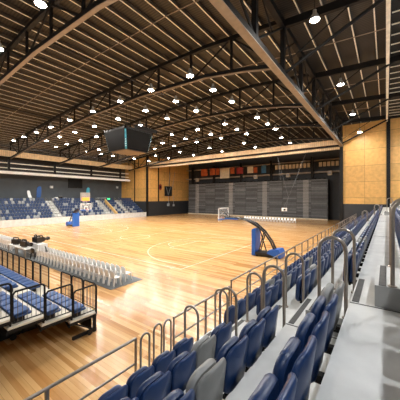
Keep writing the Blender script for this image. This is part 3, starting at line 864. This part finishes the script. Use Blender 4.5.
for i in range(NT):
    y1 = T1Y-TD*i
    X = XE-.05 if i == 0 else -10.4
    MB().tube([(X+.06, y1-.3, .10),(X+.11, y1-.3, .10)], .1, 12).build('wheel', M['black'], rt)
def end_rail(y0, y1, z, h):
    m_ = MB(); r = .02
    m_.tube([(XE,y0,z+h*.9),(XE,y0+.06,z+h-.03),(XE,y1-.1,z+h),(XE,y1-.03,z+h-.03),(XE,y1,z+h-.1),(XE,y1,z-.06)], .030, 8)
    m_.tube([(XE,y0,z+h*.9),(XE,y0,z+.1)], .02, 6)
    m_.tube([(XE,y0,z+.1),(XE,y1,z+.1)], .018, 6)
    e = m_.build('end_rail', M['black'], rt, True)
    b = MB(); n = 7
    for i in range(1, n):
        y = y0 + (y1-y0)*i/n; b.tube([(XE,y,z+.1),(XE,y,z+h-.01)], .008, 4)
    b.build('rail_bars', M['mesh'], e)
for i in range(8): end_rail(T1Y-TD*(i+1)+.02, T1Y-TD*i-.02, tz(i), 1.02)
def front_panel(x0, x1):
    y = T1Y-.03; z = tz(0); h = 1.02; m_ = MB()
    m_.tube([(x0,y,z),(x0,y,z+h-.12),(x0+.04,y,z+h-.03),(x0+.13,y,z+h),(x1-.13,y,z+h),(x1-.04,y,z+h-.03),(x1,y,z+h-.12),(x1,y,z)], .030, 8)
    m_.tube([(x0,y,z+.1),(x1,y,z+.1)], .016, 6)
    e = m_.build('front_rail', M['black'], rt, True)
    b = MB(); n = 8
    for i in range(1, n):
        x = x0+(x1-x0)*i/n; b.tube([(x,y,z+.1),(x,y,z+h-.01)], .009, 4)
    b.build('rail_bars', M['mesh'], e)
for i in range(9): front_panel(-20.5+.9*i+.02, -20.5+.9*(i+1)-.02)
for i in range(3): front_panel(-11.25+.9*i+.02, -11.25+.9*(i+1)-.02)
# its seats
def ret_seat():
    t = thing('folding_seat', '', 'seat')
    a = MB(); a.shell(.44,.46,.06, Matrix.Translation((.02,0,.25)) @ Matrix.Rotation(radians(-84),4,'Y'), r=.06, bow=.015)
    a.build('backrest', M['retblue'], t, True)
    a = MB(); a.shell(.45,.44,.06, Matrix.Translation((-.06,0,.17)) @ Matrix.Rotation(radians(-88),4,'Y'), r=.07, bow=.01)
    a.build('seat_pan', M['retblue2'], t, True)
    br = MB(); br.box(-.30,-.05,-.2,-.17,0,.15); br.box(-.30,-.05,.17,.2,0,.15); br.box(-.04,.0,-.2,.2,.02,.22)
    br.build('bracket', M['black'], t)
    return t
RSEAT = ret_seat()
for i in range(6):
    for blk, xs in (('right', [-8.95-.5*j for j in range(5)]), ('left', [-12.75-.5*j for j in range(16)])):
        for j, X in enumerate(xs):
            y = T1Y - TD*(i+1) + .08
            lab = 'blue folding seat, %s from right, %s row, %s block of the retractable stand' % (nth(j+1), 'front' if i == 0 else nth(i+1), blk)
            place_seat(RSEAT, (X, y, tz(i)+.004), -pi/2, lab, 'seats of the retractable stand')

# ------------------------------------------------------------------ courtside chairs, mat, media tables
mt = MB().box(-34, -11.75, 7.95, 10.15, .004, .018).build('carpet_runner', M['mat']); tag(mt, 'long grey carpet runner under the white courtside chairs', 'carpet')
def chair_parts(single=None):
    seat = MB(); M1 = Matrix.Translation((0,-.21,.43)) @ Matrix.Rotation(radians(-90),4,'X') @ Matrix.Rotation(radians(90),4,'Z')
    seat.cbox((0,0,.44),(.43,.43,.035))
    back = MB(); back.shell(.42,.42,.035, Matrix.Translation((0,-.2,.45)) @ Matrix.Rotation(radians(90),4,'Z') @ Matrix.Rotation(radians(-10),4,'Y'), r=.15, bow=-.03)
    legs = []
    for sx in (-1,1):
        for sy in (-1,1):
            legs.append(MB().bar((sx*.18,sy*.18,.43),(sx*.21,sy*(.21 if sy > 0 else .25),0),.055,.055,(0,1,0)))
    return seat, back, legs
def make_chair():
    t = thing('white_chair', '', 'chair')
    s, b, l = chair_parts()
    s.build('seat', M['white'], t); b.build('backrest', M['white'], t, True)
    for q in l: q.build('leg', M['white'], t)
    return t
WC = make_chair()
for row, Y, x0 in (('back', 8.5, -12.15), ('front', 9.4, -12.35)):
    n = 20
    for j in range(n):
        place_seat(WC, (x0-.51*j, Y, .032), 0, 'white courtside chair, %s from the right end of the %s row on the mat' % (nth(j+1), 'nearer' if row == 'back' else 'farther'), 'white courtside chairs')
def simple_chair():
    s, b, l = chair_parts(); m_ = MB()
    for q in [s, b] + l: m_.add(q.v, q.f)
    return tag(m_.build('white_chair', M['white']), '', 'chair')
SC = simple_chair()
for row, Y in (('nearer', 8.6), ('farther', 9.5)):
    for j in range(15):
        place_seat(SC, (-27.9-.5*j, Y, .032), 0, 'white chair, %s left of the media tables in the %s row' % (nth(j+1), row), 'white chairs beyond the media tables')
for j in range(18):
    place_seat(SC, (-14.4-.63*j, 50.6, .0), pi, 'white chair, %s from right in the far row before the folded bleachers' % nth(j+1), 'white chairs before the folded bleachers')
# media tables
t = thing('draped_table', 'table covered with a white cloth to the floor at the court edge', 'table', (-24.35, 9.28, .022))
mb = MB(); n = 40; vs = []; fs_ = []
per = []
for i in range(n):
    u = i/n*4
    sd = int(u); f = u-sd
    c = [(-.95,-.36),(.95,-.36),(.95,.36),(-.95,.36)]
    a = c[sd]; b = c[(sd+1)%4]; per.append((a[0]+(b[0]-a[0])*f, a[1]+(b[1]-a[1])*f))
for z, w in ((.95,0),(.89,.01),(.5,.03),(.0,.05)):
    for i, (px, py) in enumerate(per):
        k = 1 + w*(1+.6*sin(i*2.2)); vs.append((px*k, py*k, z))
for l in range(3):
    for i in range(n): fs_.append((l*n+i, l*n+(i+1)%n, (l+1)*n+(i+1)%n, (l+1)*n+i))
fs_.append(tuple(range(n)))
mb.add(vs, fs_).build('cloth', M['cloth'], t)
for a in (-.85,.85):
    for b in (-.28,.28): MB().box(a-.03,a+.03,b-.03,b+.03,0,.93).build('leg', M['steel'], t)
for i, X in enumerate((-24.3, -26.4)):
    t = thing('media_table', 'low grey topped press table, %s' % ('nearest the draped table' if i == 0 else 'left of the other press table'), 'table', (X, 8.28, .02), 0, 'press tables')
    MB().box(-.95,.95,-.35,.35,.68,.73).build('table_top', M['white'], t)
    for a in (-.85,.85):
        for b in (-.28,.28): MB().box(a-.03,a+.03,b-.03,b+.03,0,.68).build('leg', M['steel'], t)
    MB().box(-.9,.9,.26,.28,.25,.66).build('modesty_panel', M['fargrey'], t)
def camcorder(loc, rz, lab):
    t = thing('video_camera', lab, 'camera', loc, rz, 'video cameras on the tables')
    t.scale = (1.7,1.7,1.7)
    MB().box(-.2,.25,-.09,.09,.05,.28).build('body', M['hoopblack'], t)
    MB().tube([(.25,0,.17),(.45,0,.17),(.46,0,.17),(.55,0,.17)], [.07,.07,.10,.10], 12).build('lens', M['hoopblack'], t, True)
    MB().tube([(-.15,0,.28),(-.12,0,.38),(.15,0,.38),(.2,0,.28)], .025, 6).build('handle', M['hoopblack'], t)
    MB().box(-.12,.12,-.07,.07,0,.05).build('base_plate', M['greybox'], t)
camcorder((-25.0,9.3,.975), 2.5, 'black video camera at the left end of the draped table')
camcorder((-24.2,9.3,.975), 1.9, 'black video camera in the middle of the draped table')
camcorder((-26.4,8.28,.755), .4, 'black video camera on the farther press table')
camcorder((-24.5,8.28,.755), .2, 'black video camera on the press table before the draped table')
for i, (X, Y) in enumerate(((-22.75,8.45),(-22.7,9.45),(-26.4,9.3))):
    t = thing('black_chair', 'black chair, %s from the right at the media tables' % nth(i+1), 'chair', (X,Y,.032), (.3,-.2,.2)[i], 'black chairs at the media tables')
    s, b, l = chair_parts()
    s.build('seat', M['hoopblack'], t); b.build('backrest', M['hoopblack'], t, True)
    for q in l: q.build('leg', M['hoopblack'], t)

# ------------------------------------------------------------------ world, camera
w = bpy.data.worlds.new('World'); scn.world = w; w.use_nodes = True
bg = w.node_tree.nodes['Background']; bg.inputs[0].default_value = (1,.95,.88,1); bg.inputs[1].default_value = .25
cam = bpy.data.cameras.new('Camera'); co = bpy.data.objects.new('Camera', cam); col.objects.link(co)
F, VX, HY = 252.0, 386.0, 197.8
yaw = atan((VX-200)/F)
co.location = (0,0,4.9); co.rotation_euler = (radians(90),0,yaw)
cam.sensor_fit = 'HORIZONTAL'; cam.sensor_width = 36; cam.lens = 36*F/400
cam.shift_y = -(200-HY)/400
cam.clip_start = .05; cam.clip_end = 300
scn.camera = co
scn.view_settings.view_transform = 'Standard'
scn.view_settings.look = 'None'
scn.view_settings.exposure = 0.22
scn.cycles.use_denoising = True
scn.cycles.max_bounces = 8
scn.cycles.sample_clamp_indirect = 6
